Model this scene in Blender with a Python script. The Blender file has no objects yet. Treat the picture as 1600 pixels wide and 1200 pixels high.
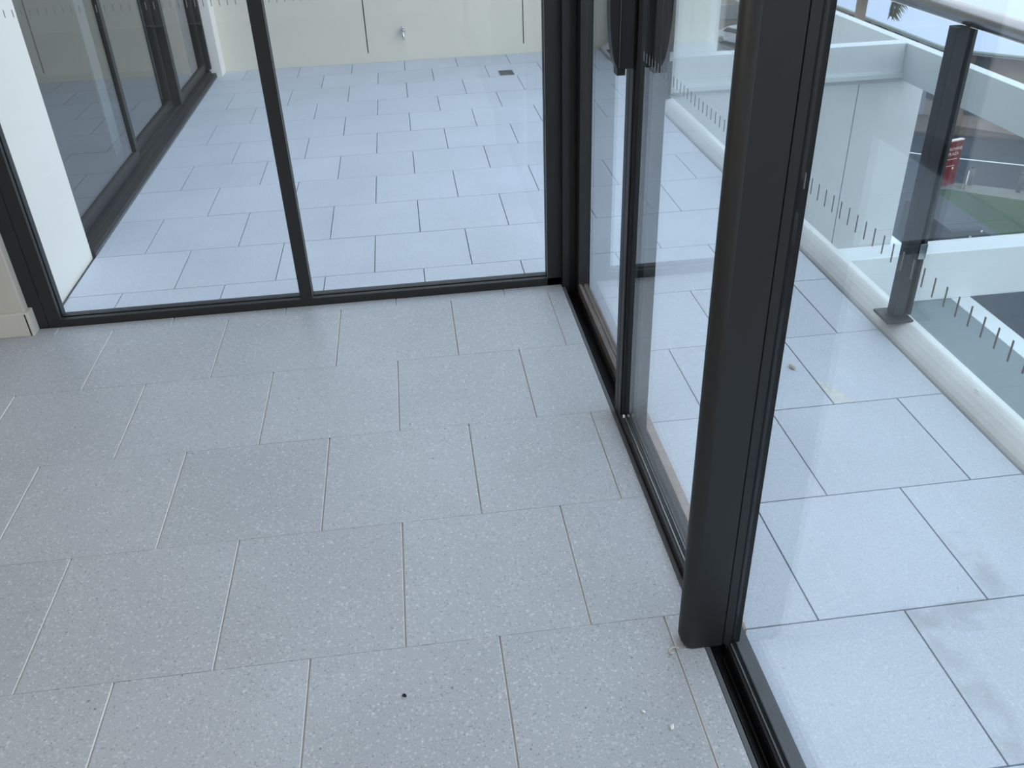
import bpy, bmesh, math, random
from mathutils import Vector, Matrix

random.seed(7)
S = bpy.context.scene
COL = S.collection

# ------------------------------------------------------------------ camera, sky, exposure
cam_d = bpy.data.cameras.new('camera')
cam = bpy.data.objects.new('camera', cam_d)
COL.objects.link(cam)
S.camera = cam
cam.location = (1.02903932, -1.45711859, 1.64189287)
_rz, _rx, _ry = (Matrix.Rotation(-0.102967043, 4, 'Z'), Matrix.Rotation(1.00540973, 4, 'X'),
                 Matrix.Rotation(-0.0400599132, 4, 'Z'))
cam.rotation_euler = (_rz @ _rx @ _ry).to_euler()
cam_d.sensor_width = 36.0
cam_d.lens = 1370.63 / 1600 * 36.0
cam_d.clip_start = 0.02
cam_d.clip_end = 500

world = bpy.data.worlds.new('sky')
S.world = world
world.use_nodes = True
wn = world.node_tree.nodes
wl = world.node_tree.links
wn.clear()
w_out = wn.new('ShaderNodeOutputWorld')
w_bg = wn.new('ShaderNodeBackground')
w_tc = wn.new('ShaderNodeTexCoord')
w_sep = wn.new('ShaderNodeSeparateXYZ')
w_ramp = wn.new('ShaderNodeValToRGB')
wl.new(w_tc.outputs['Generated'], w_sep.inputs[0])
w_map = wn.new('ShaderNodeMapRange')
w_map.inputs['From Min'].default_value = -1
w_map.inputs['From Max'].default_value = 1
wl.new(w_sep.outputs['Z'], w_map.inputs['Value'])
wl.new(w_map.outputs['Result'], w_ramp.inputs['Fac'])
er = w_ramp.color_ramp.elements
er[0].position = 0.0
er[0].color = (0.30, 0.31, 0.32, 1)
er[1].position = 1.0
er[1].color = (0.72, 0.88, 1.12, 1)
e = er.new(0.49)
e.color = (0.40, 0.42, 0.44, 1)
e = er.new(0.51)
e.color = (1.02, 1.07, 1.13, 1)
wl.new(w_ramp.outputs['Color'], w_bg.inputs['Color'])
w_bg.inputs['Strength'].default_value = 1.0
wl.new(w_bg.outputs[0], w_out.inputs[0])

S.view_settings.view_transform = 'Standard'
S.view_settings.look = 'None'
S.view_settings.gamma = 1.0
S.view_settings.use_curve_mapping = False
S.view_settings.exposure = 1.08
S.cycles.use_denoising = True

# fill lamps added out of view to brighten and warm the room, fittings invented
LAMPS = [(-1.2, -0.2), (0.4, -0.2), (-1.2, -2.4), (0.4, -2.4)]
for lx_, ly_ in LAMPS:
    ld = bpy.data.lights.new('room_fill_lamp', 'AREA')
    ld.shape = 'DISK'
    ld.size = 0.30
    ld.energy = 4.2
    ld.color = (1.0, 0.92, 0.82)
    lo = bpy.data.objects.new('room_fill_lamp', ld)
    COL.objects.link(lo)
    lo.location = (lx_, ly_, 2.695)
S.cycles.max_bounces = 14
S.cycles.diffuse_bounces = 6
S.cycles.transparent_max_bounces = 24


# ------------------------------------------------------------------ materials
def new_mat(name):
    m = bpy.data.materials.new(name)
    m.use_nodes = True
    n = m.node_tree.nodes
    return m, n, m.node_tree.links, n['Principled BSDF']


def mat(name, col, rough=0.5, spec=0.5, metal=0.0, var=0.06, scale=6.0, bump=0.0):
    """plain painted / coated surface: faint procedural mottling of colour"""
    m, n, l, b = new_mat(name)
    tc = n.new('ShaderNodeNewGeometry')
    nz = n.new('ShaderNodeTexNoise')
    nz.inputs['Scale'].default_value = scale
    nz.inputs['Detail'].default_value = 4
    l.new(tc.outputs['Position'], nz.inputs['Vector'])
    rp = n.new('ShaderNodeValToRGB')
    rp.color_ramp.elements[0].position = 0.3
    rp.color_ramp.elements[1].position = 0.7
    rp.color_ramp.elements[0].color = tuple(max(0, c * (1 - var)) for c in col) + (1,)
    rp.color_ramp.elements[1].color = tuple(c * (1 + var) for c in col) + (1,)
    l.new(nz.outputs['Fac'], rp.inputs['Fac'])
    l.new(rp.outputs['Color'], b.inputs['Base Color'])
    b.inputs['Roughness'].default_value = rough
    b.inputs['Specular IOR Level'].default_value = spec
    b.inputs['Metallic'].default_value = metal
    if bump:
        bp = n.new('ShaderNodeBump')
        bp.inputs['Strength'].default_value = bump
        bp.inputs['Distance'].default_value = 0.004
        n2 = n.new('ShaderNodeTexNoise')
        n2.inputs['Scale'].default_value = scale * 20
        l.new(tc.outputs['Position'], n2.inputs['Vector'])
        l.new(n2.outputs['Fac'], bp.inputs['Height'])
        l.new(bp.outputs[0], b.inputs['Normal'])
    return m


def tile_mat(name, base, white, dark, spk, rough, stain):
    m, n, l, b = new_mat(name)
    g = n.new('ShaderNodeNewGeometry')
    oi = n.new('ShaderNodeObjectInfo')

    def noise(sc, det=3):
        z = n.new('ShaderNodeTexNoise')
        z.inputs['Scale'].default_value = sc
        z.inputs['Detail'].default_value = det
        l.new(g.outputs['Position'], z.inputs['Vector'])
        return z

    def ramp(src, p0, p1, c0, c1):
        r = n.new('ShaderNodeValToRGB')
        r.color_ramp.elements[0].position = p0
        r.color_ramp.elements[1].position = p1
        r.color_ramp.elements[0].color = c0
        r.color_ramp.elements[1].color = c1
        l.new(src, r.inputs['Fac'])
        return r.outputs['Color']

    def mix(fac, a, c, typ='MIX'):
        x = n.new('ShaderNodeMix')
        x.data_type = 'RGBA'
        x.blend_type = typ
        if isinstance(fac, float):
            x.inputs[0].default_value = fac
        else:
            l.new(fac, x.inputs[0])
        for s, v in ((x.inputs[6], a), (x.inputs[7], c)):
            if isinstance(v, tuple):
                s.default_value = v
            else:
                l.new(v, s)
        return x.outputs[2]

    def math_(op, a, c):
        x = n.new('ShaderNodeMath')
        x.operation = op
        for s, v in ((x.inputs[0], a), (x.inputs[1], c)):
            if isinstance(v, (int, float)):
                s.default_value = v
            else:
                l.new(v, s)
        return x.outputs[0]

    def specks(sc, thr, gate):
        v = n.new('ShaderNodeTexVoronoi')
        v.inputs['Scale'].default_value = sc
        l.new(g.outputs['Position'], v.inputs['Vector'])
        sp = n.new('ShaderNodeSeparateColor')
        l.new(v.outputs['Color'], sp.inputs[0])
        size = math_('MULTIPLY', sp.outputs[1], thr)
        a = math_('LESS_THAN', v.outputs['Distance'], size)
        c = math_('LESS_THAN', sp.outputs[0], gate)
        return math_('MULTIPLY', a, c)

    v = lambda k: tuple(c * k for c in base) + (1,)
    c = ramp(noise(2.2, 5).outputs['Fac'], 0.3, 0.7, v(0.95), v(1.05))
    fine = ramp(noise(220, 2).outputs['Fac'], 0.3, 0.7, (0.90, 0.90, 0.90, 1), (1.10, 1.10, 1.10, 1))
    c = mix(1.0, c, fine, 'MULTIPLY')
    rnd = ramp(oi.outputs['Random'], 0.0, 1.0, (0.965, 0.965, 0.965, 1), (1.03, 1.03, 1.035, 1))
    c = mix(1.0, c, rnd, 'MULTIPLY')
    k = specks(150, 0.60, 0.5)
    c = mix(math_('MULTIPLY', k, spk), c, white + (1,))
    k = specks(85, 0.36, 0.22)
    c = mix(math_('MULTIPLY', k, spk * 1.5), c, white + (1,))
    k = specks(170, 0.50, 0.34)
    c = mix(math_('MULTIPLY', k, spk * 1.1), c, dark + (1,))
    k = specks(45, 0.15, 0.10)
    c = mix(math_('MULTIPLY', k, min(1.0, spk * 2.2)), c, dark + (1,))
    if stain:
        s = ramp(noise(1.1, 8).outputs['Fac'], 0.60, 0.72, (0, 0, 0, 1), (1, 1, 1, 1))
        s2 = ramp(noise(17, 5).outputs['Fac'], 0.35, 0.65, (0, 0, 0, 1), (1, 1, 1, 1))
        f = math_('MULTIPLY', math_('MULTIPLY', s, s2), stain)
        c = mix(f, c, tuple(x * y for x, y in zip(base, (0.78, 0.76, 0.70))) + (1,))
        # old water marks along two joints of the near pavers
        sx = n.new('ShaderNodeSeparateXYZ')
        l.new(g.outputs['Position'], sx.inputs[0])
        blot = ramp(noise(14, 7).outputs['Fac'], 0.42, 0.60, (0, 0, 0, 1), (1, 1, 1, 1))
        for cx, wx, ylo, yhi in ((2.185, 0.05, -1.4, -0.03), (2.41, 0.045, -0.02, 0.22), (2.25, 0.16, -0.12, -0.02)):
            q = math_('DIVIDE', math_('SUBTRACT', sx.outputs[0], cx), wx)
            band = math_('MAXIMUM', math_('SUBTRACT', 1.0, math_('MULTIPLY', q, q)), 0.0)
            inr = math_('MULTIPLY', math_('GREATER_THAN', sx.outputs[1], ylo), math_('LESS_THAN', sx.outputs[1], yhi))
            f = math_('MULTIPLY', math_('MULTIPLY', band, inr), math_('MULTIPLY', blot, 0.55))
            c = mix(f, c, tuple(x * y for x, y in zip(base, (0.66, 0.64, 0.62))) + (1,))
    l.new(c, b.inputs['Base Color'])
    rr = n.new('ShaderNodeMapRange')
    l.new(noise(9, 3).outputs['Fac'], rr.inputs['Value'])
    rr.inputs['To Min'].default_value = rough - 0.05
    rr.inputs['To Max'].default_value = rough + 0.05
    l.new(rr.outputs['Result'], b.inputs['Roughness'])
    b.inputs['Specular IOR Level'].default_value = 0.5
    return m


def glass_mat(name, tint, ior=1.5, haze=0.0):
    """thin sheet of clear glass: what is behind it, tinted, plus the Fresnel mirror image on both faces"""
    m = bpy.data.materials.new(name)
    m.use_nodes = True
    n = m.node_tree.nodes
    l = m.node_tree.links
    n.clear()
    out = n.new('ShaderNodeOutputMaterial')
    mix = n.new('ShaderNodeMixShader')
    tr = n.new('ShaderNodeBsdfTransparent')
    gl = n.new('ShaderNodeBsdfGlossy')
    fr = n.new('ShaderNodeFresnel')
    geo = n.new('ShaderNodeNewGeometry')
    mr = n.new('ShaderNodeMapRange')
    mr.inputs['To Min'].default_value = ior
    mr.inputs['To Max'].default_value = 1.0 / ior
    l.new(geo.outputs['Backfacing'], mr.inputs['Value'])
    l.new(mr.outputs['Result'], fr.inputs['IOR'])
    nz = n.new('ShaderNodeTexNoise')
    nz.inputs['Scale'].default_value = 1.5
    l.new(geo.outputs['Position'], nz.inputs['Vector'])
    rp = n.new('ShaderNodeValToRGB')
    rp.color_ramp.elements[0].color = tuple(c * 0.99 for c in tint) + (1,)
    rp.color_ramp.elements[1].color = tuple(min(1, c * 1.01) for c in tint) + (1,)
    l.new(nz.outputs['Fac'], rp.inputs['Fac'])
    l.new(rp.outputs['Color'], tr.inputs['Color'])
    gl.inputs['Roughness'].default_value = 0.0
    gl.inputs['Color'].default_value = (1, 1, 1, 1)
    l.new(fr.outputs[0], mix.inputs[0])
    l.new(tr.outputs[0], mix.inputs[1])
    l.new(gl.outputs[0], mix.inputs[2])
    if haze:
        df = n.new('ShaderNodeBsdfDiffuse')
        df.inputs['Color'].default_value = (0.8, 0.8, 0.8, 1)
        m2 = n.new('ShaderNodeMixShader')
        m2.inputs[0].default_value = haze
        l.new(mix.outputs[0], m2.inputs[1])
        l.new(df.outputs[0], m2.inputs[2])
        l.new(m2.outputs[0], out.inputs[0])
    else:
        l.new(mix.outputs[0], out.inputs[0])
    return m


M = {}
M['tile'] = tile_mat('grey terrazzo tile', (0.415, 0.44, 0.472), (0.66, 0.68, 0.70), (0.17, 0.175, 0.19), 0.40, 0.40, 0.0)
M['tile_out'] = tile_mat('pale terrazzo paver', (0.53, 0.57, 0.64), (0.70, 0.73, 0.77), (0.36, 0.365, 0.39), 0.30, 0.5, 0.5)
M['tile_edge'] = mat('pale sawn tile edge', (0.80, 0.80, 0.79), 0.7, 0.2)
M['grout'] = mat('pale tile grout', (0.40, 0.395, 0.385), 0.9, 0.2)
M['grout_dark'] = mat('paver joint bed', (0.22, 0.22, 0.23), 0.9, 0.2)
M['frame'] = mat('charcoal powdercoat', (0.024, 0.0245, 0.025), 0.48, 0.4, var=0.04, scale=30)
M['gasket'] = mat('black rubber gasket', (0.006, 0.006, 0.008), 0.6, 0.3)
M['bead'] = mat('grey metal edge', (0.20, 0.20, 0.20), 0.4, 0.5, metal=0.6)
M['sill'] = mat('dusty bronze sill', (0.36, 0.285, 0.245), 0.75, 0.2, var=0.12, scale=14)
M['sill_grey'] = mat('dusty grey sill', (0.095, 0.10, 0.108), 0.5, 0.4, var=0.1, scale=14)
M['rail_dusty'] = mat('dusty bronze rail', (0.15, 0.128, 0.115), 0.65, 0.3, var=0.12, scale=14)
M['handle'] = mat('black handle', (0.006, 0.006, 0.009), 0.45, 0.35)
M['glass'] = glass_mat('clear door glass', (0.955, 0.975, 0.97), 1.46)
M['glass_bal'] = glass_mat('grey green balustrade glass', (0.915, 0.945, 0.94), 1.42)
M['glass_dark'] = glass_mat('grey tinted glass', (0.70, 0.73, 0.73), 2.3)
M['dash'] = mat('frosted marking film', (0.26, 0.285, 0.305), 0.7, 0.2)
M['cream'] = mat('cream painted wall', (0.61, 0.575, 0.52), 0.75, 0.3, var=0.02, scale=2)
M['cream_out'] = mat('cream exterior render', (0.78, 0.735, 0.64), 0.75, 0.3, var=0.02, scale=2)
M['white'] = mat('white painted wall', (0.86, 0.835, 0.795), 0.7, 0.3, var=0.02, scale=2)
M['white_out'] = mat('white exterior render', (0.78, 0.82, 0.84), 0.7, 0.3, var=0.03, scale=1.5)
M['facade'] = mat('grey facade', (0.12, 0.123, 0.127), 0.7, 0.3)
M['ceil'] = mat('white ceiling paint', (0.78, 0.78, 0.77), 0.8, 0.2, var=0.01)
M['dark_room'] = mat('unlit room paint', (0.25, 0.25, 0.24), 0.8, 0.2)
M['joint'] = mat('wall joint sealant', (0.16, 0.165, 0.16), 0.8, 0.2)
M['curb'] = mat('weathered white concrete', (0.80, 0.80, 0.79), 0.8, 0.2, var=0.07, scale=5, bump=0.15)
M['ledge'] = mat('grey painted ledge', (0.20, 0.245, 0.26), 0.6, 0.3, var=0.03)
M['post'] = mat('dark grey post coating', (0.022, 0.026, 0.031), 0.5, 0.5, var=0.05, scale=20)
M['steel'] = mat('brushed stainless steel', (0.27, 0.27, 0.28), 0.25, 0.5, metal=1.0, var=0.05, scale=25)
M['chrome'] = mat('chrome', (0.7, 0.7, 0.7), 0.12, 0.5, metal=1.0)
M['grate'] = mat('dull steel grate', (0.22, 0.23, 0.24), 0.45, 0.5, metal=0.7)
M['asphalt'] = mat('asphalt', (0.018, 0.026, 0.036), 0.9, 0.2, var=0.10, scale=0.4)
M['line'] = mat('white road paint', (0.75, 0.75, 0.75), 0.7, 0.2)
M['paving'] = mat('pink brick paving', (0.12, 0.092, 0.08), 0.85, 0.2, var=0.15, scale=1.2)
M['path'] = mat('pale concrete path', (0.14, 0.14, 0.125), 0.85, 0.2, var=0.12, scale=3)
M['kerb'] = mat('kerb concrete', (0.045, 0.053, 0.066), 0.85, 0.2, var=0.08, scale=2)
M['lawn'] = mat('lawn', (0.024, 0.052, 0.016), 0.9, 0.1, var=0.25, scale=1.4)
M['red'] = mat('red sign enamel', (0.17, 0.018, 0.022), 0.5, 0.4)
M['letter'] = mat('white lettering', (0.75, 0.65, 0.62), 0.6, 0.3)
M['bollard'] = mat('dark bollard', (0.045, 0.055, 0.06), 0.5, 0.4)
M['van'] = mat('dark grey van paint', (0.012, 0.017, 0.026), 0.6, 0.3, var=0.04)
M['van_dark'] = mat('van window black', (0.012, 0.016, 0.022), 0.3, 0.5)
M['silver'] = mat('silver car paint', (0.42, 0.45, 0.50), 0.35, 0.5, var=0.06)
M['yellow'] = mat('yellow plastic', (0.72, 0.50, 0.06), 0.5, 0.4)
M['lavender'] = mat('pale mauve wall', (0.30, 0.31, 0.38), 0.8, 0.2)
M['roof'] = mat('pale blue sheet roof', (0.47, 0.52, 0.66), 0.6, 0.4, var=0.03, scale=0.2)
M['brick'] = mat('brown brick wall', (0.27, 0.215, 0.20), 0.85, 0.2, var=0.25, scale=0.9)
M['eave'] = mat('olive gutter', (0.25, 0.28, 0.24), 0.6, 0.3)
M['shop_dark'] = mat('shaded shop opening', (0.05, 0.055, 0.06), 0.6, 0.3)
M['bark'] = mat('palm bark', (0.26, 0.21, 0.17), 0.9, 0.2, var=0.25, scale=3)
M['frond'] = mat('palm frond', (0.10, 0.125, 0.07), 0.7, 0.3, var=0.3, scale=3)
M['leaf'] = mat('bush leaf', (0.12, 0.16, 0.11), 0.8, 0.2, var=0.3, scale=5)
M['chip'] = mat('buff stone chip', (0.62, 0.56, 0.48), 0.9, 0.2)
M['flake'] = mat('white flake', (0.85, 0.85, 0.83), 0.6, 0.3)
M['speck'] = mat('black grit', (0.02, 0.02, 0.02), 0.8, 0.2)
M['tyre'] = mat('tyre rubber', (0.02, 0.02, 0.02), 0.9, 0.2)


# ------------------------------------------------------------------ mesh helpers
def link(name, me, parent=None, m=None):
    o = bpy.data.objects.new(name, me)
    COL.objects.link(o)
    if m is not None and me is not None:
        me.materials.append(m)
    if parent is not None:
        o.parent = parent
    return o


BOXF = [(0, 3, 2, 1), (4, 5, 6, 7), (0, 1, 5, 4), (1, 2, 6, 5), (2, 3, 7, 6), (3, 0, 4, 7)]


def box_data(x0, x1, y0, y1, z0, z1):
    return [(x0, y0, z0), (x1, y0, z0), (x1, y1, z0), (x0, y1, z0),
            (x0, y0, z1), (x1, y0, z1), (x1, y1, z1), (x0, y1, z1)]


def mesh(name, vs, fs):
    me = bpy.data.meshes.new(name)
    me.from_pydata(vs, [], fs)
    me.update()
    return me


def boxes(name, lst, m, parent=None, bev=0.0):
    """one part made of one or several boxes (x0,x1,y0,y1,z0,z1)"""
    vs, fs = [], []
    for b in lst:
        k = len(vs)
        vs += box_data(*b)
        fs += [tuple(i + k for i in f) for f in BOXF]
    me = mesh(name, vs, fs)
    if bev:
        bm = bmesh.new()
        bm.from_mesh(me)
        bmesh.ops.bevel(bm, geom=list(bm.edges), offset=bev, segments=2, affect='EDGES', profile=0.5, clamp_overlap=True)
        bm.to_mesh(me)
        bm.free()
    return link(name, me, parent, m)


def box(name, b, m, parent=None, bev=0.0):
    return boxes(name, [b], m, parent, bev)


def prism(name, prof, axis, a0, a1, m, parent=None, smooth=False):
    """closed 2-D outline extruded along an axis. axis 'y': prof=(x,z); 'x': (y,z); 'z': (x,y)"""
    def pt(p, a):
        return {'y': (p[0], a, p[1]), 'x': (a, p[0], p[1]), 'z': (p[0], p[1], a)}[axis]
    n = len(prof)
    vs = [pt(p, a0) for p in prof] + [pt(p, a1) for p in prof]
    fs = [(i, (i + 1) % n, n + (i + 1) % n, n + i) for i in range(n)]
    fs += [tuple(range(n))[::-1], tuple(range(n, 2 * n))]
    me = mesh(name, vs, fs)
    bm = bmesh.new()
    bm.from_mesh(me)
    bmesh.ops.recalc_face_normals(bm, faces=bm.faces)
    bm.to_mesh(me)
    bm.free()
    if smooth:
        for p in me.polygons:
            p.use_smooth = len(p.vertices) == 4
    return link(name, me, parent, m)


def tube(name, pts, r, m, parent=None, seg=12, caps=True):
    """round bar through points; r a number or one radius per point"""
    pts = [Vector(p) for p in pts]
    rs = r if isinstance(r, (list, tuple)) else [r] * len(pts)
    vs, fs = [], []
    for i, p in enumerate(pts):
        d = (pts[min(i + 1, len(pts) - 1)] - pts[max(i - 1, 0)]).normalized()
        u = d.cross(Vector((0, 0, 1)))
        if u.length < 1e-3:
            u = d.cross(Vector((1, 0, 0)))
        u.normalize()
        w = d.cross(u)
        for k in range(seg):
            t = 2 * math.pi * k / seg
            vs.append(tuple(p + (u * math.cos(t) + w * math.sin(t)) * rs[i]))
    for i in range(len(pts) - 1):
        for k in range(seg):
            a, b = i * seg + k, i * seg + (k + 1) % seg
            fs.append((a, b, b + seg, a + seg))
    if caps:
        fs.append(tuple(range(seg))[::-1])
        fs.append(tuple(range(len(vs) - seg, len(vs))))
    me = mesh(name, vs, fs)
    bm = bmesh.new()
    bm.from_mesh(me)
    bmesh.ops.recalc_face_normals(bm, faces=bm.faces)
    bm.to_mesh(me)
    bm.free()
    for p in me.polygons:
        p.use_smooth = len(p.vertices) == 4
    return link(name, me, parent, m)


def poly(name, pts, z0, z1, m, parent=None):
    return prism(name, pts, 'z', z0, z1, m, parent)


def empty(name, loc):
    o = bpy.data.objects.new(name, None)
    COL.objects.link(o)
    o.location = loc
    o.empty_display_size = 0.1
    return o


def adopt(root):
    """children are modelled in world coordinates: undo the root's own offset"""
    for c in root.children:
        c.location = c.location - root.location
    return root


def tag(o, label, cat=None, group=None, kind=None):
    o['label'] = label
    if cat:
        o['category'] = cat
    if group:
        o['group'] = group
    if kind:
        o['kind'] = kind
    return o


def struct(o, label):
    o['label'] = label
    o['kind'] = 'structure'
    return o


# ------------------------------------------------------------------ tiles
_tile_cache = {}


def tile(x0, x1, y0, y1, z, th, m, parent, bev=0.0007):
    w, d = round(x1 - x0, 4), round(y1 - y0, 4)
    key = (w, d, th, m.name)
    if key not in _tile_cache:
        hw, hd = w / 2, d / 2
        by = bev if th > 0.01 else 0.0003
        vs = [(-hw, -hd, -th), (hw, -hd, -th), (hw, hd, -th), (-hw, hd, -th),
              (-hw, -hd, -bev), (hw, -hd, -bev), (hw, hd, -bev), (-hw, hd, -bev),
              (-hw + bev, -hd + by, 0), (hw - bev, -hd + by, 0), (hw - bev, hd - by, 0), (-hw + bev, hd - by, 0)]
        fs = [(0, 3, 2, 1), (8, 9, 10, 11)]
        for i in range(4):
            j = (i + 1) % 4
            fs += [(i, j, 4 + j, 4 + i), (4 + i, 4 + j, 8 + j, 8 + i)]
        me = mesh('tile', vs, fs)
        me.materials.append(m)
        me.materials.append(M['tile_edge'] if th < 0.01 else M['tile_out'])
        for p in me.polygons:
            if abs(p.normal.x) > 0.3:
                p.material_index = 1
        _tile_cache[key] = me
    o = bpy.data.objects.new('tile', _tile_cache[key])
    COL.objects.link(o)
    o.parent = parent
    o.location = ((x0 + x1) / 2, (y0 + y1) / 2, z + random.uniform(-0.0004, 0.0004))
    return o


# ---- interior floor: 45 cm tiles in half bond, tight row joints, wider cross joints
floor = struct(box('floor', (-3.0, 1.598, -5.0, 1.99, -0.2, -0.006), M['grout']),
               'grey terrazzo tiled floor inside the glazed room')
P = 0.45
for k in range(-4, 5):
    y0, y1 = k * P, min((k + 1) * P, 1.862)
    off = 0.0 if k % 2 == 0 else 0.5
    js = [(i + off) * P for i in range(-4, 4)]
    if off:
        js[-1] = 1.53
        js = [j for j in js if j <= 1.531]
    js.append(1.598)
    for a, b in zip(js[:-1], js[1:]):
        tile(a + 0.0026, b - (0.0026 if b < 1.59 else 0.0), y0 + 0.0004, y1 - 0.0004, 0.0, 0.006, M['tile'], floor)

# ---- balcony floor, 5 cm lower: wraps round the far and the right side
BZ = -0.05
bfloor = struct(boxes('balcony_floor', [(-3.0, 1.72, 1.99, 7.2, -0.35, BZ - 0.016), (1.72, 2.86, -5.4, 7.2, -0.35, BZ - 0.016)], M['grout_dark']),
                'pale tiled balcony floor outside the glass, lower than the room')
ya = [-1.79, -1.34, -0.90, -0.467, -0.028, 0.424, 0.874, 1.336, 1.797, 2.250, 2.683, 3.136, 3.579, 4.012, 4.455, 4.899, 5.322, 5.795, 6.22, 6.60]
for r in range(len(ya) - 1):
    y0, y1 = ya[r], ya[r + 1]
    base = 2.143 if (r - 4) % 2 == 1 else 1.920
    js = [base + 0.4465 * i for i in range(-7, 3)]
    xr = 2.756
    xl = -0.545 if y0 > 1.9 else 1.724
    if y0 < 1.9 < y1:
        xl = 1.724
    spans = [xl] + [j for j in js if xl + 0.04 < j < xr - 0.04] + [xr]
    for a, b in zip(spans[:-1], spans[1:]):
        tile(a + (0.002 if a > xl else 0.0), b - 0.002, y0 + 0.002, y1 - 0.002, BZ, 0.016, M['tile_out'], bfloor)
# row strip between the left window sill and the first full row behind it
js = [1.920 + 0.4465 * i for i in range(-7, 1)]
spans = [-0.545] + [j for j in js if -0.5 < j < 1.70] + [1.722]
for a, b in zip(spans[:-1], spans[1:]):
    tile(a + 0.002, b - 0.002, 1.995, 2.248, BZ, 0.016, M['tile_out'], bfloor)

M['trim'] = mat('cream baseboard paint', (0.66, 0.63, 0.58), 0.6, 0.3, var=0.02)
M['reveal'] = mat('pale grey inner reveal', (0.80, 0.82, 0.86), 0.6, 0.3)
M['smear'] = mat('dried mortar smear', (0.64, 0.64, 0.62), 0.9, 0.2, var=0.12, scale=60)
poly('mortar_smear', [(2.3705, 1.050), (2.382, 1.02), (2.396, 0.99), (2.404, 0.965), (2.425, 0.93), (2.432, 0.90), (2.442, 0.8775), (2.3705, 0.8775)],
     BZ + 0.0002, BZ + 0.0008, M['smear'], bfloor)

# ------------------------------------------------------------------ room shell
struct(box('ceiling', (-3.2, 1.75, -5.2, 2.0, 2.72, 2.95), M['ceil']), 'white plastered ceiling over the glazed room')
for lx_, ly_ in LAMPS:  # unseen discs made up as fittings for the added fill lamps
    o = tube('fill_fitting', [(lx_, ly_, 2.72), (lx_, ly_, 2.700)], 0.17, M['white'], None, seg=28)
    tag(o, 'added round ceiling fill light, the one %s' % {(-1.2, -0.2): 'left of the viewer and nearer the window', (0.4, -0.2): 'nearest the corner of the glazing', (-1.2, -2.4): 'left of the viewer and nearer the back wall', (0.4, -2.4): 'behind the viewer beside the fixed pane'}[(lx_, ly_)], 'light', 'added fill lights in the room ceiling')
struct(boxes('wall_upper', [(-6.0, 1.75, -12.0, 2.0, 2.951, 22.0), (-6.0, -0.62, 2.0, 6.9, 2.951, 22.0), (-6.0, 2.0, -6.0, 6.9, -14.0, -0.47)], M['facade']), 'grey building facade above and below the room')
struct(box('balcony_soffit', (-3.2, -0.50, 2.0, 6.9, 2.721, 2.95), M['ceil']), 'white slab over the left glazing of the far balcony')
struct(box('wall_left', (-3.2, -3.0, -5.2, 2.0, 0, 2.72), M['cream']), 'cream wall closing the room on the left')
struct(box('wall_back', (-3.0, 1.75, -5.2, -5.0, 0, 2.72), M['cream']), 'cream wall behind the viewer')
struct(box('wall_right', (1.60, 1.75, -5.0, -4.0, 0, 2.72), M['cream']), 'cream wall beside the fixed pane on the right')
struct(box('wall_front', (-3.0, -0.545, 1.822, 1.99, 0, 2.72), M['cream'], bev=0.003), 'cream wall end left of the dark window frame')
bb = struct(box('baseboard_front', (-3.0, -0.535, 1.806, 1.822, 0, 0.10), M['trim'], bev=0.003), 'white baseboard on the wall end by the window')
box('end_cap', (-0.545, -0.530, 1.806, 1.868, 0, 0.098), M['trim'], bb, bev=0.002)
struct(box('trim_1', (-0.545, 1.75, 1.86, 1.99, 2.45, 2.72), M['cream']), 'cream bulkhead above the dark window frame')
struct(box('trim_2', (1.60, 1.74, -3.99, 1.86, 2.45, 2.72), M['cream']), 'cream bulkhead above the sliding door')

# white pier and far walls of the balcony
struct(box('wall_pier', (-0.90, -0.562, 1.99, 2.70, -0.06, 2.72), M['white'], bev=0.003), 'white rendered pier just outside the left window')
wf = struct(box('wall_far', (-3.0, 2.86, 6.625, 6.9, -0.3, 2.72), M['joint']), 'cream rendered wall at the far end of the balcony')
for a, b in ((-3.0, 0.725 - 0.005), (0.725 + 0.005, 2.085 - 0.005), (2.085 + 0.005, 2.86)):
    box('panel', (a, b, 6.60, 6.626, -0.06, 2.72), M['cream_out'], wf)
for a in (0.725, 2.085):
    box('joint_foot', (a - 0.005, a + 0.005, 6.60, 6.626, -0.06, 0.03), M['cream_out'], wf)
struct(box('wall_nib', (-0.60, -0.50, 6.42, 6.60, -0.06, 2.72), M['white'], bev=0.003), 'white nib between the far wall and the left glazing')
struct(box('wall_outer', (2.865, 3.80, 6.45, 6.9, -0.6, 2.95), M['white_out'], bev=0.004), 'white rendered wall running out past the balcony edge')


def dashes(pane, n, start, step, along, plane, z0, z1):
    """a row of short frosted bars stuck on the pane so nobody walks into it"""
    for i in range(n):
        a = start + step * i
        zz = random.uniform(-0.0007, 0.0007)
        if along == 'x':
            b = (a - 0.0014, a + 0.0014, plane - 0.0006, plane, z0 + zz, z1 + zz)
        else:
            b = (plane - 0.0006, plane, a - 0.0014, a + 0.0014, z0 + zz, z1 + zz)
        o = box('safety_dash', b, M['dash'], pane)


# ------------------------------------------------------------------ window_1 : two fixed lights facing the rear balcony
TOP = 2.45
w1 = struct(empty('window_1', (0.52, 1.90, 0)), 'dark framed two-light fixed window facing the far balcony')
FY0, FY1 = 1.864, 1.932


def rebated(name, kind, a0, a1, b0, b1, parent, side=1):
    """frame bar with a black glazing groove: front half, groove gasket, back half. kind 'h' sill along x, 'v' jamb along z"""
    if kind == 'h':
        o = boxes(name, [(a0, a1, FY0, 1.884, b0, b1), (a0, a1, 1.897, FY1, b0, b1), (a0, a1, 1.884, 1.897, b0, b1 - 0.012)], M['frame'], parent)
        box('gasket', (a0, a1, 1.8842, 1.8968, b1 - 0.0118, b1 - 0.004), M['gasket'], o)
    else:
        o = None
    return o


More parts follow.
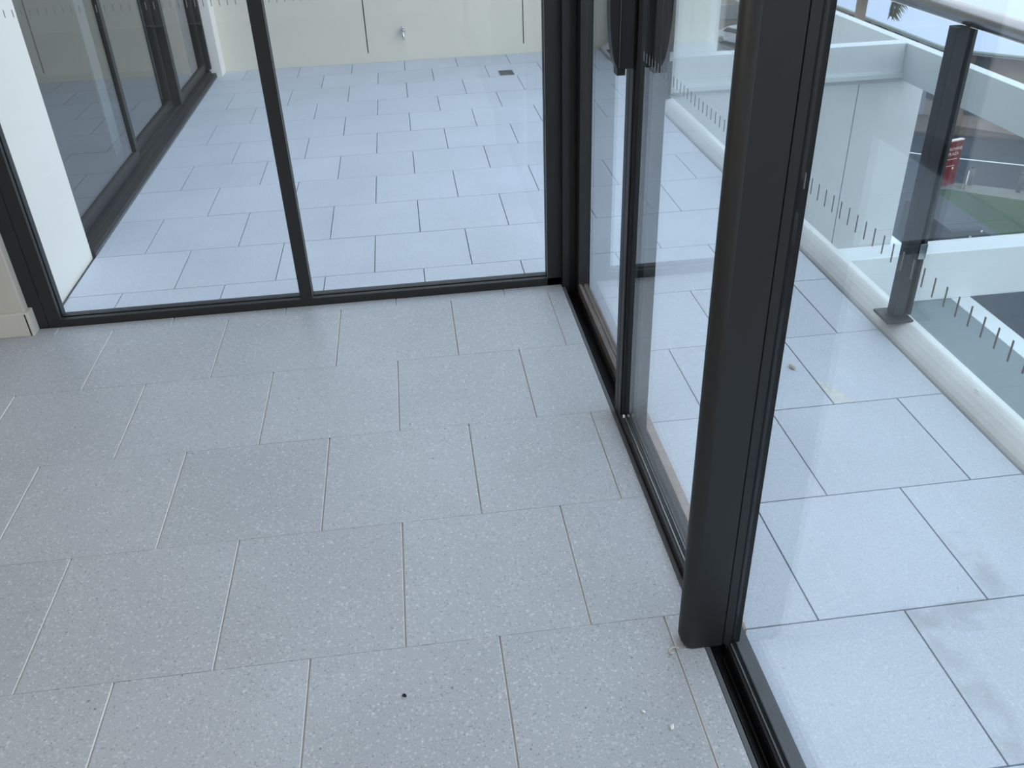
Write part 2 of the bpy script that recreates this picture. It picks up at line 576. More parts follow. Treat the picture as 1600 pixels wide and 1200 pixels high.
rebated('sill', 'h', -0.44, 1.60, -0.008, 0.032, w1)
box('sill_nosing', (-0.545, 1.72, 1.932, 1.985, -0.06, -0.01), M['frame'], w1)
# left jamb : wide face with a shadow groove, then the glazing rebate
lj = boxes('jamb', [(-0.545, -0.492, FY0, 1.99, 0, TOP), (-0.4895, -0.44, FY0, 1.884, 0, TOP), (-0.4895, -0.452, 1.884, 1.897, 0, TOP),
                    (-0.4895, -0.44, 1.897, FY1, 0, TOP)], M['frame'], w1)
box('gasket', (-0.452, -0.446, 1.8842, 1.8968, 0.03, TOP), M['gasket'], lj)
mu = boxes('mullion', [(0.513, 0.563, FY0 - 0.001, 1.886, 0, TOP), (0.522, 0.554, 1.886, 1.895, 0, TOP), (0.515, 0.561, 1.895, FY1, 0, TOP)], M['frame'], w1)
box('gasket', (0.554, 0.5635, 1.8862, 1.8948, 0.03, TOP), M['gasket'], mu)
box('edge_bead', (0.563, 0.5645, FY0, 1.872, 0.03, TOP), M['bead'], mu)
rj = boxes('jamb', [(1.541, 1.60, FY0, 1.884, 0, TOP), (1.552, 1.60, 1.884, 1.897, 0, TOP), (1.541, 1.60, 1.897, FY1, 0, TOP)], M['frame'], w1)
box('gasket', (1.543, 1.552, 1.8842, 1.8968, 0.03, TOP), M['gasket'], rj)
box('edge_bead', (1.5395, 1.541, FY0, 1.872, 0.03, TOP), M['bead'], rj)
boxes('head', [(-0.545, 1.60, FY0, FY1, TOP - 0.05, TOP)], M['frame'], w1)
pl = box('pane', (-0.446, 0.516, 1.887, 1.894, 0.024, TOP - 0.04), M['glass'], w1)
dashes(pl, 34, -0.425, 0.0272, 'x', 1.8868, 1.158, 1.182)
pr = box('pane', (0.560, 1.546, 1.887, 1.894, 0.024, TOP - 0.04), M['glass'], w1)
dashes(pr, 35, 0.585, 0.0272, 'x', 1.8868, 1.158, 1.182)
adopt(w1)

# ------------------------------------------------------------------ right-hand door system
D0, D1 = -3.99, 1.864
dr = struct(empty('door_1', (1.65, 0.86, 0)), 'dark door frame and floor track with the fixed glass leaf beside the corner')
boxes('track', [(1.612, 1.698, -0.05, D1, -0.10, -0.040), (1.612, 1.675, D0, -0.0505, -0.10, -0.040), (1.650, 1.657, D0, D1, -0.040, -0.006),
                (1.6235, 1.6275, D0, D1, -0.040, -0.028), (1.640, 1.644, D0, -0.12, -0.040, -0.028)], M['gasket'], dr)
box('track_lip', (1.599, 1.611, D0, D1, -0.10, 0.0005), M['sill_grey'], dr, bev=0.001)
box('threshold', (1.6985, 1.724, -0.05, D1, -0.10, -0.024), M['sill'], dr)
box('threshold', (1.6755, 1.708, D0, -0.0505, -0.10, -0.003), M['sill_grey'], dr)
box('sill_skirt', (1.7081, 1.722, D0, -0.0505, -0.10, -0.046), M['sill_grey'], dr)
boxes('jamb', [(1.601, 1.628, 1.835, 1.99, -0.03, TOP), (1.6285, 1.655, 1.850, 1.99, -0.03, TOP), (1.6555, 1.72, 1.858, 1.99, -0.03, TOP)], M['frame'], dr)
box('head', (1.601, 1.715, D0, D1, TOP - 0.05, TOP), M['frame'], dr)
A0, A1 = 0.81, 1.856
boxes('bottom_rail', [(1.660, 1.672, A0, A1, -0.039, 0.028), (1.682, 1.697, A0, A1, -0.039, 0.028), (1.672, 1.682, A0, A1, -0.039, 0.018)], M['rail_dusty'], dr)
box('stile', (1.659, 1.6965, A0, A0 + 0.075, -0.038, TOP - 0.05), M['frame'], dr, 0.002)
box('stile', (1.659, 1.6965, A1 - 0.065, A1, -0.038, TOP - 0.05), M['frame'], dr, 0.002)
tube('screw', [(1.6592, 0.874, 0.088), (1.6575, 0.874, 0.088)], 0.004, M['bead'], dr, seg=12)
box('pane', (1.674, 1.680, A0 + 0.07, A1 - 0.06, 0.02, TOP - 0.05), M['glass'], dr)
adopt(dr)

# sliding leaf
B0, B1 = -0.11, 0.905
lb = struct(empty('door_2', (1.63, 0.4, 0)), 'dark framed sliding glass leaf with a deep round-nosed pull stile and a black handle')
boxes('bottom_rail', [(1.613, 1.6255, -0.05, B1 - 0.035, -0.027, 0.030), (1.6355, 1.648, -0.05, B1 - 0.035, -0.027, 0.030), (1.6255, 1.6355, -0.05, B1 - 0.035, -0.027, 0.016)], M['frame'], lb)
boxes('glazing_bead', [(1.6215, 1.6255, -0.05, B1 - 0.09, 0.030, 0.0335), (1.6355, 1.639, -0.05, B1 - 0.09, 0.030, 0.0335)], M['bead'], lb)
boxes('stile', [(1.612, 1.648, B1 - 0.036, B1, -0.018, TOP - 0.05), (1.612, 1.648, B1 - 0.075, B1 - 0.039, -0.018, TOP - 0.05)], M['frame'], lb, 0.0015)
box('stile_gasket', (1.6165, 1.6255, B1 - 0.092, B1 - 0.0755, 0.03, TOP - 0.05), M['gasket'], lb)
box('gasket_end', (1.6165, 1.6225, B1 - 0.100, B1 - 0.0925, 0.026, 0.038), M['flake'], lb, 0.001)
nose = []
for k in range(13):
    t = math.pi / 2 + math.pi * k / 12
    nose.append((1.566 + 0.026 * math.cos(t), -0.084 + 0.026 * math.sin(t)))
outline = nose + [(1.639, -0.110), (1.639, -0.058)]
vs, fs = [], []
N = len(outline)
steps = [0.002, 0.005, 0.010, 0.018, 0.027, 0.036]      # the foot is rounded off towards the nose
for s in steps:
    k = (0.036 - s) / 0.034
    inset = 0.026 * (1 - math.sqrt(max(0.0, 1 - k * k)))
    for (x, y) in outline:
        vs.append((max(x, 1.540 + inset), y, s))
for (x, y) in outline:
    vs.append((x, y, TOP - 0.05))
for r in range(len(steps)):
    for i in range(N):
        j = (i + 1) % N
        fs.append((r * N + i, r * N + j, (r + 1) * N + j, (r + 1) * N + i))
fs.append(tuple(range(N))[::-1])
fs.append(tuple(range(len(steps) * N, (len(steps) + 1) * N)))
me = mesh('pull_stile', vs, fs)
bm = bmesh.new()
bm.from_mesh(me)
bmesh.ops.remove_doubles(bm, verts=bm.verts, dist=1e-5)
bmesh.ops.recalc_face_normals(bm, faces=bm.faces)
bm.to_mesh(me)
bm.free()
for p in me.polygons:
    p.use_smooth = abs(p.normal.z) < 0.2 and p.normal.x < -0.02
link('pull_stile', me, lb, M['frame'])
box('pane', (1.627, 1.634, -0.06, B1 - 0.07, 0.018, TOP - 0.05), M['glass'], lb)
dashes(lb.children[-1], 32, -0.045, 0.0268, 'y', 1.6268, 1.133, 1.156)
# handle: a deep black body with a bowed grip in front of it
hb = boxes('handle', [(1.574, 1.6118, 0.822, 0.872, 1.108, 1.45)], M['handle'], lb, 0.003)
box('edge_line', (1.5728, 1.5738, 0.823, 0.828, 1.112, 1.446), M['bead'], hb)
gz = [1.092 + (1.462 - 1.096) * k / 20 for k in range(21)]
outer = [(1.5725 - 0.004 - 0.022 * max(0.0, math.sin(math.pi * (k - 1) / 18) if 1 <= k <= 19 else 0.0) ** 0.55, z) for k, z in enumerate(gz)]
inner = [(x + 0.005, z) for x, z in outer]
prof = [(1.590, gz[0])] + outer + [(1.590, gz[-1])]
prism('grip', prof, 'y', 0.826, 0.866, M['handle'], hb)
adopt(lb)

# ------------------------------------------------------------------ window_2 : fixed pane nearest the viewer
w3 = struct(empty('window_2', (1.68, -1.2, 0)), 'dark framed fixed glass pane nearest the viewer on the right')
box('stile', (1.6415, 1.6605, -0.109, -0.060, 0.004, TOP - 0.05), M['frame'], w3, 0.001)
box('stile_gasket', (1.6606, 1.6745, -0.1085, -0.096, 0.004, TOP - 0.05), M['gasket'], w3)
box('outer_stile', (1.6746, 1.682, -0.108, -0.096, 0.004, TOP - 0.05), M['gasket'], w3)
boxes('bottom_rail', [(1.652, 1.6635, D0, -0.11, -0.005, 0.001), (1.6715, 1.6745, D0, -0.11, -0.039, 0.002)], M['gasket'], w3)
box('glazing_bead', (1.6600, 1.6635, D0, -0.11, 0.001, 0.004), M['sill_grey'], w3)
box('stile', (1.64, 1.705, D0, D0 + 0.06, -0.008, TOP - 0.05), M['frame'], w3, 0.001)
pn = box('pane', (1.6645, 1.6710, D0 + 0.05, -0.1095, -0.03, TOP - 0.05), M['glass'], w3)
dashes(pn, 62, -0.128 - 0.0268 * 61, 0.0268, 'y', 1.6643, 1.121, 1.148)
adopt(w3)

# ------------------------------------------------------------------ window_3 : glazing on the left of the far balcony
w2 = struct(empty('window_3', (-0.62, 4.5, -0.05)), 'dark framed sliding glazing on the left side of the far balcony')
Y0, Y1 = 2.70, 6.42
boxes('sill', [(-0.585, -0.548, Y0, Y1, -0.06, -0.018), (-0.625, -0.585, Y0, Y1, -0.06, -0.002), (-0.72, -0.625, Y0, Y1, -0.06, 0.020)], M['frame'], w2)
box('sill_edge', (-0.5478, -0.543, Y0, Y1, -0.06, -0.036), M['sill_grey'], w2)
for (a, b, x0, x1) in ((2.70, 4.03, -0.648, -0.615), (3.98, 5.24, -0.690, -0.655), (5.32, 6.38, -0.648, -0.615)):
    boxes('leaf_rail', [(x0, x1, a, b, 0.021, 0.075)], M['frame'], w2, 0.002)
    box('stile', (x0, x1, a, a + 0.05, 0.0755, TOP), M['frame'], w2, 0.002)
    box('stile', (x0, x1, b - 0.055, b, 0.0755, TOP), M['frame'], w2, 0.002)
    box('pane', ((x0 + x1) / 2 - 0.003, (x0 + x1) / 2 + 0.003, a + 0.045, b - 0.05, 0.07, TOP), M['glass_dark'], w2)
box('mullion', (-0.72, -0.60, 5.245, 5.318, 0.021, TOP), M['frame'], w2, 0.002)
for ya_, yb_ in ((4.17, 4.60), (5.53, 5.87)):
    box('blind', (-0.812, -0.80, ya_, yb_, 0.002, TOP), M['reveal'], w2)
box('jamb', (-0.72, -0.575, 6.382, Y1, 0.021, TOP), M['frame'], w2, 0.002)
box('head', (-0.72, -0.575, Y0, Y1, TOP, 2.72), M['frame'], w2)
adopt(w2)
# the unlit room behind that glazing
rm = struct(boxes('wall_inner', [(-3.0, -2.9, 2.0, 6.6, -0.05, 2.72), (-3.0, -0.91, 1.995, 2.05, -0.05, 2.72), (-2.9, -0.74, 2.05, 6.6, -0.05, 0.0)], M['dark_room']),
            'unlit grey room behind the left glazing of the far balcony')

# ------------------------------------------------------------------ kerb and balustrade
KY0, KY1 = -5.3, 6.60
kp = [(2.768, -0.20), (2.768, -0.053), (2.773, -0.041), (2.786, -0.028), (2.806, -0.014), (2.825, -0.006), (2.840, -0.002), (2.855, 0.0),
      (2.872, -0.001), (2.875, -0.006), (2.875, -0.42), (2.80, -0.42)]
struct(prism('balcony_kerb', kp, 'y', KY0, KY1, M['curb'], smooth=False), 'white rounded concrete kerb along the open edge of the balcony')
bl = tag(empty('balustrade', (2.83, 1.345, 0)), 'glass balustrade with dark posts and round steel handrail on the white kerb', 'balustrade')
tube('handrail', [(2.842, KY0 + 0.05, 1.082), (2.842, KY1 - 0.06, 1.082)], 0.030, M['steel'], bl, seg=24)
posts = [-4.94, -3.37, -1.80, -0.22, 1.345, 3.01, 4.68, 6.20]
for py in posts:
    pp = boxes('post', [(2.792, 2.836, py - 0.025, py + 0.025, 0.010, 1.052)], M['post'], bl, 0.002)
    box('clamp_strip', (2.852, 2.864, py - 0.025, py + 0.025, 0.012, 1.050), M['post'], pp, 0.001)
    box('post_gasket', (2.8365, 2.8515, py - 0.012, py + 0.012, 0.012, 1.050), M['gasket'], pp)
    plate = boxes('base_plate', [(2.752, 2.858, py - 0.062, py + 0.055, -0.002, 0.009)], M['post'], bl, 0.004)
    for zc in (0.275,):
        boxes('glass_clip', [(2.838, 2.866, py - 0.0275, py - 0.0255, zc - 0.030, zc + 0.030)], M['chrome'], pp, 0.0005)
for a, b in zip([KY0 + 0.05] + posts, posts + [KY1 - 0.02]):
    box('glass_panel', (2.8385, 2.8495, a + 0.013, b - 0.013, 0.004, 1.050), M['glass_bal'], bl)
adopt(bl)

# ------------------------------------------------------------------ white frame standing out from the building below the balcony
struct(box('fascia_beam', (5.50, 5.60, -4.0, 16.0, -0.42, -0.105), M['white_out'], bev=0.004), 'long white fascia beam running parallel to the balustrade')
struct(box('cross_beam', (2.88, 5.499, 6.30, 6.448, -0.36, -0.105), M['white_out'], bev=0.004), 'white cross beam joining the fascia beam above the fin wall')
fw = struct(boxes('fin_wall', [(2.88, 5.128, 6.33, 6.448, -2.20, -0.45), (5.136, 5.766, 6.33, 6.448, -2.20, -0.45)], M['white_out'], bev=0.003),
            'white fin wall with one vertical joint below the cross beam')
box('wall_joint', (5.1285, 5.1355, 6.345, 6.44, -2.20, -0.45), M['joint'], fw)
prism('coping', [(6.30, -0.40), (6.33, -0.449), (6.448, -0.449), (6.448, -0.361), (6.27, -0.361), (6.27, -0.40)], 'x', 2.88, 5.70, M['white_out'], fw)
struct(box('cross_beam', (2.88, 5.499, 2.06, 2.20, -0.352, -0.105), M['white_out'], bev=0.004), 'white cross beam just beyond the balustrade post with the steel clip')
struct(box('lower_ledge', (2.876, 3.54, -3.4, 2.20, -0.46, -0.353), M['ledge'], bev=0.002), 'grey ledge directly below the balcony edge')
struct(box('ledge_edge', (3.541, 3.64, -3.4, 2.20, -0.62, -0.3525), M['white_out'], bev=0.003), 'white upstand along the outer edge of the grey ledge')
struct(box('lower_beam', (5.30, 6.06, 6.20, 7.60, -2.45, -2.205), M['white_out'], bev=0.004), 'white beam end under the foot of the fin wall')

# ------------------------------------------------------------------ small things on the balcony and floor
tp = tag(empty('garden_tap', (1.04, 6.60, 0.19)), 'small chrome tap on the cream wall at the far end of the balcony', 'tap')
tube('flange', [(1.04, 6.598, 0.19), (1.04, 6.588, 0.19)], 0.024, M['chrome'], tp, seg=20)
tube('body', [(1.04, 6.592, 0.19), (1.04, 6.535, 0.19), (1.04, 6.520, 0.184), (1.04, 6.512, 0.165), (1.04, 6.510, 0.135)],
     [0.012, 0.013, 0.014, 0.012, 0.010], M['chrome'], tp, seg=16)
tube('knob', [(1.04, 6.545, 0.200), (1.04, 6.545, 0.222), (1.04, 6.545, 0.228), (1.04, 6.545, 0.240)], [0.006, 0.006, 0.02, 0.018], M['chrome'], tp, seg=16)
adopt(tp)
dn = tag(empty('floor_drain', (1.845, 5.905, BZ)), 'small rectangular steel drain grate set in the far balcony tiles', 'drain')
boxes('rim', [(1.787, 1.903, 5.825, 5.833, BZ + 0.0005, BZ + 0.004), (1.787, 1.903, 5.977, 5.985, BZ + 0.0005, BZ + 0.004),
              (1.787, 1.795, 5.833, 5.977, BZ + 0.0005, BZ + 0.004), (1.895, 1.903, 5.833, 5.977, BZ + 0.0005, BZ + 0.004)], M['grate'], dn)
boxes('grate_bar', [(1.795, 1.895, 5.836 + 0.0118 * k, 5.842 + 0.0118 * k, BZ + 0.0012, BZ + 0.0036) for k in range(12)], M['grate'], dn)
box('drain_well', (1.795, 1.895, 5.833, 5.977, BZ + 0.0004, BZ + 0.0011), M['gasket'], dn)
adopt(dn)


def nugget(name, loc, size, m, label, cat, seed):
    """small broken piece: an icosphere pushed about and flattened"""
    rnd = random.Random(seed)
    bm = bmesh.new()
    bmesh.ops.create_icosphere(bm, subdivisions=2, radius=1.0)
    for v in bm.verts:
        k = 1 + rnd.uniform(-0.18, 0.18)
        v.co = Vector((v.co.x * size[0] * k, v.co.y * size[1] * k, max(-0.7, v.co.z) * size[2] * k))
    zmin = min(v.co.z for v in bm.verts)
    for v in bm.verts:
        v.co.z -= zmin
    me = bpy.data.meshes.new(name)
    bm.to_mesh(me)
    bm.free()
    o = link(name, me, None, m)
    o.location = loc
    o.rotation_euler.z = rnd.uniform(0, 3)
    return tag(o, label, cat)


nugget('stone_chip', (2.32, 1.123, BZ + 0.0005), (0.016, 0.010, 0.008), M['chip'], 'small buff stone chip lying on the balcony tiles outside the glass', 'chip', 3)
nugget('stone_chip', (2.822, 0.80, 0.0), (0.010, 0.007, 0.004), M['flake'], 'tiny white flake lying on top of the white kerb', 'chip', 4)
nugget('plaster_flake', (1.463, -0.309, 0.0005), (0.0075, 0.004, 0.003), M['flake'], 'white plaster flake on the tile in front of the black track', 'flake', 5)
nugget('plaster_flake', (1.412, -0.262, 0.0005), (0.005, 0.003, 0.003), M['flake'], 'white speck of plaster left of the larger flake near the track', 'flake', 6)
nugget('grit', (0.894, -0.141, 0.0005), (0.0055, 0.004, 0.003), M['speck'], 'black speck of grit on the tile in the foreground', 'grit', 8)
cs = [(1.524 + 0.012 * math.cos(t), -0.112 + 0.011 * math.sin(t), 0.004 + 0.002 * math.sin(2 * t)) for t in [0.3 + 0.32 * k for k in range(13)]]
tag(tube('wood_shaving', cs, 0.0022, M['chip'], seg=8), 'curled buff shaving on the tile at the foot of the wide stile', 'shaving')

# ------------------------------------------------------------------ street far below
G = -14.0
struct(box('ground', (-40, 120, -40, 160, G - 0.5, G - 0.02), M['asphalt']), 'dark asphalt street far below the balcony')
struct(poly('footpath', [(19, 60.4), (26, 52.3), (31.36, 48.9), (34, 48.0), (38, 45.2), (48, 38), (48, 32.6), (34.82, 43.21), (31.36, 45.04), (26, 47.9), (19, 51.5)], G - 0.019, G + 0.10, M['paving']),
       'pink brick footpath on the far side of the street')
struct(poly('road_line', [(23.0, 46.0), (29.65, 41.03), (32.28, 39.25), (40, 34.0), (40, 34.18), (32.28, 39.42), (29.65, 41.2), (23.0, 46.2)], G - 0.0199, G - 0.008, M['line']),
       'thin white lane line on the asphalt street')
struct(poly('lawn_path', [(25.62, 37.9), (27.39, 37.66), (29.98, 35.8), (36.0, 31.5), (36.0, 29.9), (29.24, 34.65), (27.3, 36.21), (26.71, 36.78), (25.62, 36.9)], G - 0.019, G + 0.05, M['path']),
       'pale path between the street and the lawn')
struct(poly('lawn', [(25.85, 36.85), (26.71, 36.77), (27.3, 36.2), (29.24, 34.64), (36.0, 29.9), (36.0, 20.0), (25.75, 20.0), (25.80, 30.0)], G - 0.019, G + 0.06, M['lawn']),
       'green lawn beside the red sign')
struct(poly('lawn_kerb', [(25.45, 37.0), (25.845, 36.86), (25.79, 30.0), (25.74, 20.0), (25.30, 20.0), (25.36, 30.0)], G - 0.019, G + 0.09, M['kerb']),
       'grey kerb along the edge of the lawn next to the van')

sg = tag(empty('sign_pylon', (26.83, 37.36, G)), 'red upright sign panel with white lettering at the corner of the lawn', 'sign')
sv = Vector((27.29 - 26.38, 37.49 - 37.23, 0)).normalized()
ang = math.atan2(sv.y, sv.x)
sg.rotation_euler.z = ang
HS = 2.25
boxes('panel', [(-0.50, 0.50, -0.09, 0.09, 0.0, HS)], M['red'], sg, 0.01)
box('top_cap', (-0.51, 0.51, -0.10, 0.10, HS, HS + 0.05), M['letter'], sg)


def text(body, size, x, z, parent, m, y=-0.094):
    cu = bpy.data.curves.new('lettering', 'FONT')
    cu.body = body
    cu.size = size
    cu.extrude = 0.003
    cu.align_x = 'CENTER'
    t = bpy.data.objects.new('lettering', cu)
    COL.objects.link(t)
    dg = bpy.context.evaluated_depsgraph_get()
    me = bpy.data.meshes.new_from_object(t.evaluated_get(dg))
    COL.objects.unlink(t)
    bpy.data.objects.remove(t)
    me.materials.clear()
    o = link('lettering', me, parent, m)
    o.location = (x, y, z)
    o.rotation_euler = (math.pi / 2, 0, 0)
    return o


text('CROWNE', 0.215, 0.0, 1.80, sg, M['letter'])
text('PLAZA', 0.215, 0.0, 1.56, sg, M['letter'])
box('small_print', (-0.33, 0.30, -0.097, -0.09, 1.36, 1.385), M['letter'], sg)
box('small_print', (-0.40, 0.22, -0.097, -0.09, 1.02, 1.05), M['letter'], sg)
tube('emblem', [(0.16, -0.088, 0.90), (0.16, -0.098, 0.90)], 0.055, M['letter'], sg, seg=16)


def bollard(x, y, h, label):
    o = tag(empty('bollard', (x, y, G + 0.05)), label, 'bollard', 'bollards along the pale path')
    tube('shaft', [(0, 0, 0), (0, 0, h * 0.88)], 0.10, M['bollard'], o, seg=16)
    tube('cap', [(0, 0, h * 0.88), (0, 0, h * 0.93), (0, 0, h)], [0.11, 0.11, 0.05], M['kerb'], o, seg=16)
    return o


bollard(27.98, 37.12, 0.98, 'dark bollard behind the small white notice, nearer the red sign')
bollard(29.6, 35.72, 0.98, 'dark bollard on the pale path at the right edge of the view')
ns = tag(empty('notice', (27.40, 36.62, G + 0.05)), 'small white notice on a thin stake between the red sign and the bollard', 'notice')
tube('stake', [(0, 0, 0), (0, 0, 0.75)], 0.018, M['bollard'], ns, seg=8)
bx = box('board', (-0.17, 0.17, -0.045, -0.02, 0.30, 0.88), M['letter'], ns, 0.004)
bx.data.materials[0] = M['line']
ns.rotation_euler.z = 0.9

# dark van parked beside the lawn
vn = tag(empty('van', (22.0, 29.6, G)), 'dark grey van parked beside the kerb of the lawn', 'van')
side = [(-1.75, 0.35), (-1.82, 0.62), (-1.74, 1.05), (-1.66, 1.60), (-1.60, 1.86), (-1.45, 1.92), (1.75, 1.92), (1.90, 1.80), (1.98, 0.9), (1.96, 0.35)]
prism('body', side, 'x', -0.66, 0.66, M['van'], vn)
prism('windscreen', [(-1.753, 1.04), (-1.775, 1.04), (-1.69, 1.60), (-1.668, 1.60)], 'x', -0.60, 0.60, M['van_dark'], vn)
boxes('bumper', [(-0.66, 0.66, -1.90, -1.80, 0.30, 0.62)], M['van_dark'], vn, 0.02)
for sx in (-1, 1):
    boxes('side_window', [(sx * 0.66 - 0.012, sx * 0.66 + 0.012, -1.35, 1.6, 1.10, 1.60)], M['van_dark'], vn)
    boxes('headlight', [(sx * 0.50 - 0.10, sx * 0.50 + 0.10, -1.835, -1.80, 0.70, 0.86)], M['letter'], vn, 0.01)
    for wy in (-1.15, 1.25):
        tube('wheel', [(sx * 0.56, wy, 0.315), (sx * 0.69, wy, 0.315)], 0.315, M['tyre'], vn, seg=20)
box('marker_light', (0.56, 0.62, -1.66, -1.62, 1.78, 1.85), M['letter'], vn)
box('marker_light', (0.10, 0.17, -1.70, -1.66, 1.62, 1.66), M['letter'], vn)

# far side of the street: low mauve wall with a railing, car, yellow barrier
swl = struct(poly('street_wall', [(31.2, 49.5), (34.2, 48.1), (38.6, 45.2), (38.75, 45.4), (34.3, 48.35), (31.3, 49.75)], G - 0.02, G + 1.45, M['lavender']),
       'low mauve wall with a dark railing behind the brick footpath')
fe = swl
fd = Vector((34.2 - 31.2, 48.1 - 49.5, 0))
for k in range(19):
    p = Vector((31.3, 49.6, 0)) + fd * (k / 18) * 0.97
    box('baluster', (p.x - 0.035, p.x + 0.035, p.y - 0.035, p.y + 0.035, G + 1.452, G + 2.5), M['bollard'], fe)
tube('top_rail', [(31.3, 49.6, G + 2.5), (34.2, 48.25, G + 2.5)], 0.05, M['bollard'], fe, seg=8)
tube('bottom_rail', [(31.3, 49.6, G + 1.6), (34.2, 48.25, G + 1.6)], 0.04, M['bollard'], fe, seg=8)

struct(poly('forecourt', [(20, 60), (24.5, 66.5), (27.5, 66.8), (31.5, 70), (34.5, 78.5), (29, 82.5), (20, 90)], G - 0.019, G + 0.03, M['paving']), 'sandy paved forecourt seen through the sliding leaf')
struct(poly('forecourt_kerb', [(26.0, 73.5), (26.25, 73.5), (27.3, 66.9), (27.0, 66.85)], G + 0.031, G + 0.20, M['path']), 'pale kerb on the sandy forecourt')
cr = tag(empty('car', (28.3, 71.0, G + 0.03)), 'silver car parked on the sandy forecourt behind the sliding leaf', 'car')
cside = [(-2.1, 0.30), (-2.15, 0.62), (-1.95, 0.82), (-1.15, 0.92), (-0.45, 1.38), (0.75, 1.42), (1.55, 1.0), (2.05, 0.92), (2.12, 0.55), (2.05, 0.30)]
prism('body', cside, 'y', -0.85, 0.85, M['silver'], cr)
prism('windscreen', [(-1.14, 0.935), (-0.50, 1.355), (-0.49, 1.375), (-1.16, 0.945)], 'y', -0.74, 0.74, M['van_dark'], cr)
prism('rear_window', [(1.52, 1.03), (0.82, 1.40), (0.83, 1.42), (1.55, 1.04)], 'y', -0.74, 0.74, M['van_dark'], cr)
for sy in (-1, 1):
    prism('side_window', [(-0.85, 0.98), (-0.40, 1.31), (0.70, 1.34), (1.25, 1.0)], 'y', sy * 0.85 - 0.01, sy * 0.85 + 0.01, M['van_dark'], cr)
    for wx in (-1.3, 1.3):
        tube('wheel', [(wx, sy * 0.70, 0.31), (wx, sy * 0.87, 0.31)], 0.31, M['tyre'], cr, seg=20)
cr.rotation_euler.z = math.radians(118)
struct(box('street_wall', (26.0, 40.0, 82.0, 82.4, G - 0.02, G + 1.2), M['lavender']), 'low pale wall behind the sandy forecourt')

# low building with a big pale roof
bd = tag(empty('building', (32, 52, G)), 'low brick building under a wide pale blue roof beyond the street', 'building')
E0 = G + 4.5
roof_pts = [(31.0, 62.0), (30.9, 50.4), (30.87, 46.7), (31.15, 45.75), (33.45, 43.15), (39.0, 36.9), (90, 60), (80, 110), (31.5, 110)]


def roof_z(x, y):
    d = min((x - 30.9) * 0.95, 1e9)
    return E0 + 0.12 * max(0.0, min(d, (x - 31.15) * 0.75 + (y - 45.75) * 0.66))


top = [(x, y, roof_z(x, y)) for x, y in roof_pts]
inner_pts = [(34.0, 62.0), (34.0, 51.5), (36.5, 46.5), (42, 42), (80, 62), (75, 105), (34.5, 105)]
vs = [(x, y, E0) for x, y in roof_pts]
ridge = (50.0, 66.0, E0 + 2.6)
vs.append(ridge)
n = len(roof_pts)
fs = [(i, (i + 1) % n, n) for i in range(n)]
vs += [(x, y, E0 - 0.18) for x, y in roof_pts]
fs += [(i, n + 1 + i, n + 1 + (i + 1) % n, (i + 1) % n) for i in range(n)]
fs.append(tuple(range(n + 1, 2 * n + 1))[::-1])
me = mesh('roof', vs, fs)
bm = bmesh.new()
bm.from_mesh(me)
bmesh.ops.recalc_face_normals(bm, faces=bm.faces)
bm.to_mesh(me)
bm.free()
link('roof', me, bd, M['roof'])
gut = [(x, y, E0 - 0.05) for x, y in roof_pts[:6]]
tube('gutter', gut, 0.09, M['eave'], bd, seg=8)
wall_pts = [(32.2, 61.5), (32.1, 50.4), (32.1, 46.9), (32.5, 46.2), (34.4, 44.0), (39.6, 38.2), (86, 60), (78, 106), (32.6, 106)]
poly('wall', wall_pts, G - 0.02, E0 - 0.18, M['brick'], bd)


def wall_box(name, a, b, t0, t1, z0, z1, m, out=0.06):
    a, b = Vector((a[0], a[1], 0)), Vector((b[0], b[1], 0))
    d = (b - a)
    nrm = Vector((d.y, -d.x, 0)).normalized()
    p, q = a + d * t0, a + d * t1
    vs = []
    for z in (z0, z1):
        for r, s in ((p, -0.1), (q, -0.1), (q, out), (p, out)):
            w = r + nrm * s
            vs.append((w.x, w.y, z))
    me = mesh(name, vs, BOXF)
    bm = bmesh.new()
    bm.from_mesh(me)
    bmesh.ops.recalc_face_normals(bm, faces=bm.faces)
    bm.to_mesh(me)
    bm.free()
    return link(name, me, bd, m)


for t0, t1 in ((0.06, 0.20), (0.30, 0.36), (0.44, 0.58), (0.66, 0.74), (0.82, 0.94)):
    wall_box('window', wall_pts[0], wall_pts[1], t0, t1, G + 1.0, E0 - 0.5, M['shop_dark'], -0.02 + 0.06)
wall_box('window', wall_pts[1], wall_pts[2], 0.2, 0.7, G + 1.0, E0 - 0.5, M['shop_dark'], 0.05)
wall_box('door', wall_pts[4], wall_pts[5], 0.20, 0.46, G, E0 - 0.6, M['shop_dark'], 0.05)
wall_box('window', wall_pts[4], wall_pts[5], 0.62, 0.88, G + 0.8, E0 - 0.6, M['shop_dark'], 0.05)
wall_box('window', wall_pts[3], wall_pts[4], 0.10, 0.35, G + 0.8, E0 - 0.5, M['shop_dark'], 0.05)
wall_box('awning', wall_pts[0], wall_pts[1], 0.10, 0.22, G + 1.5, G + 2.3, M['yellow'], 0.5)['label'] = 'yellow awning'
tube('vent_pipe', [(40.6, 53.3, E0 + 0.5), (40.6, 53.3, E0 + 2.4)], 0.16, M['lavender'], bd, seg=10)
adopt(bd)


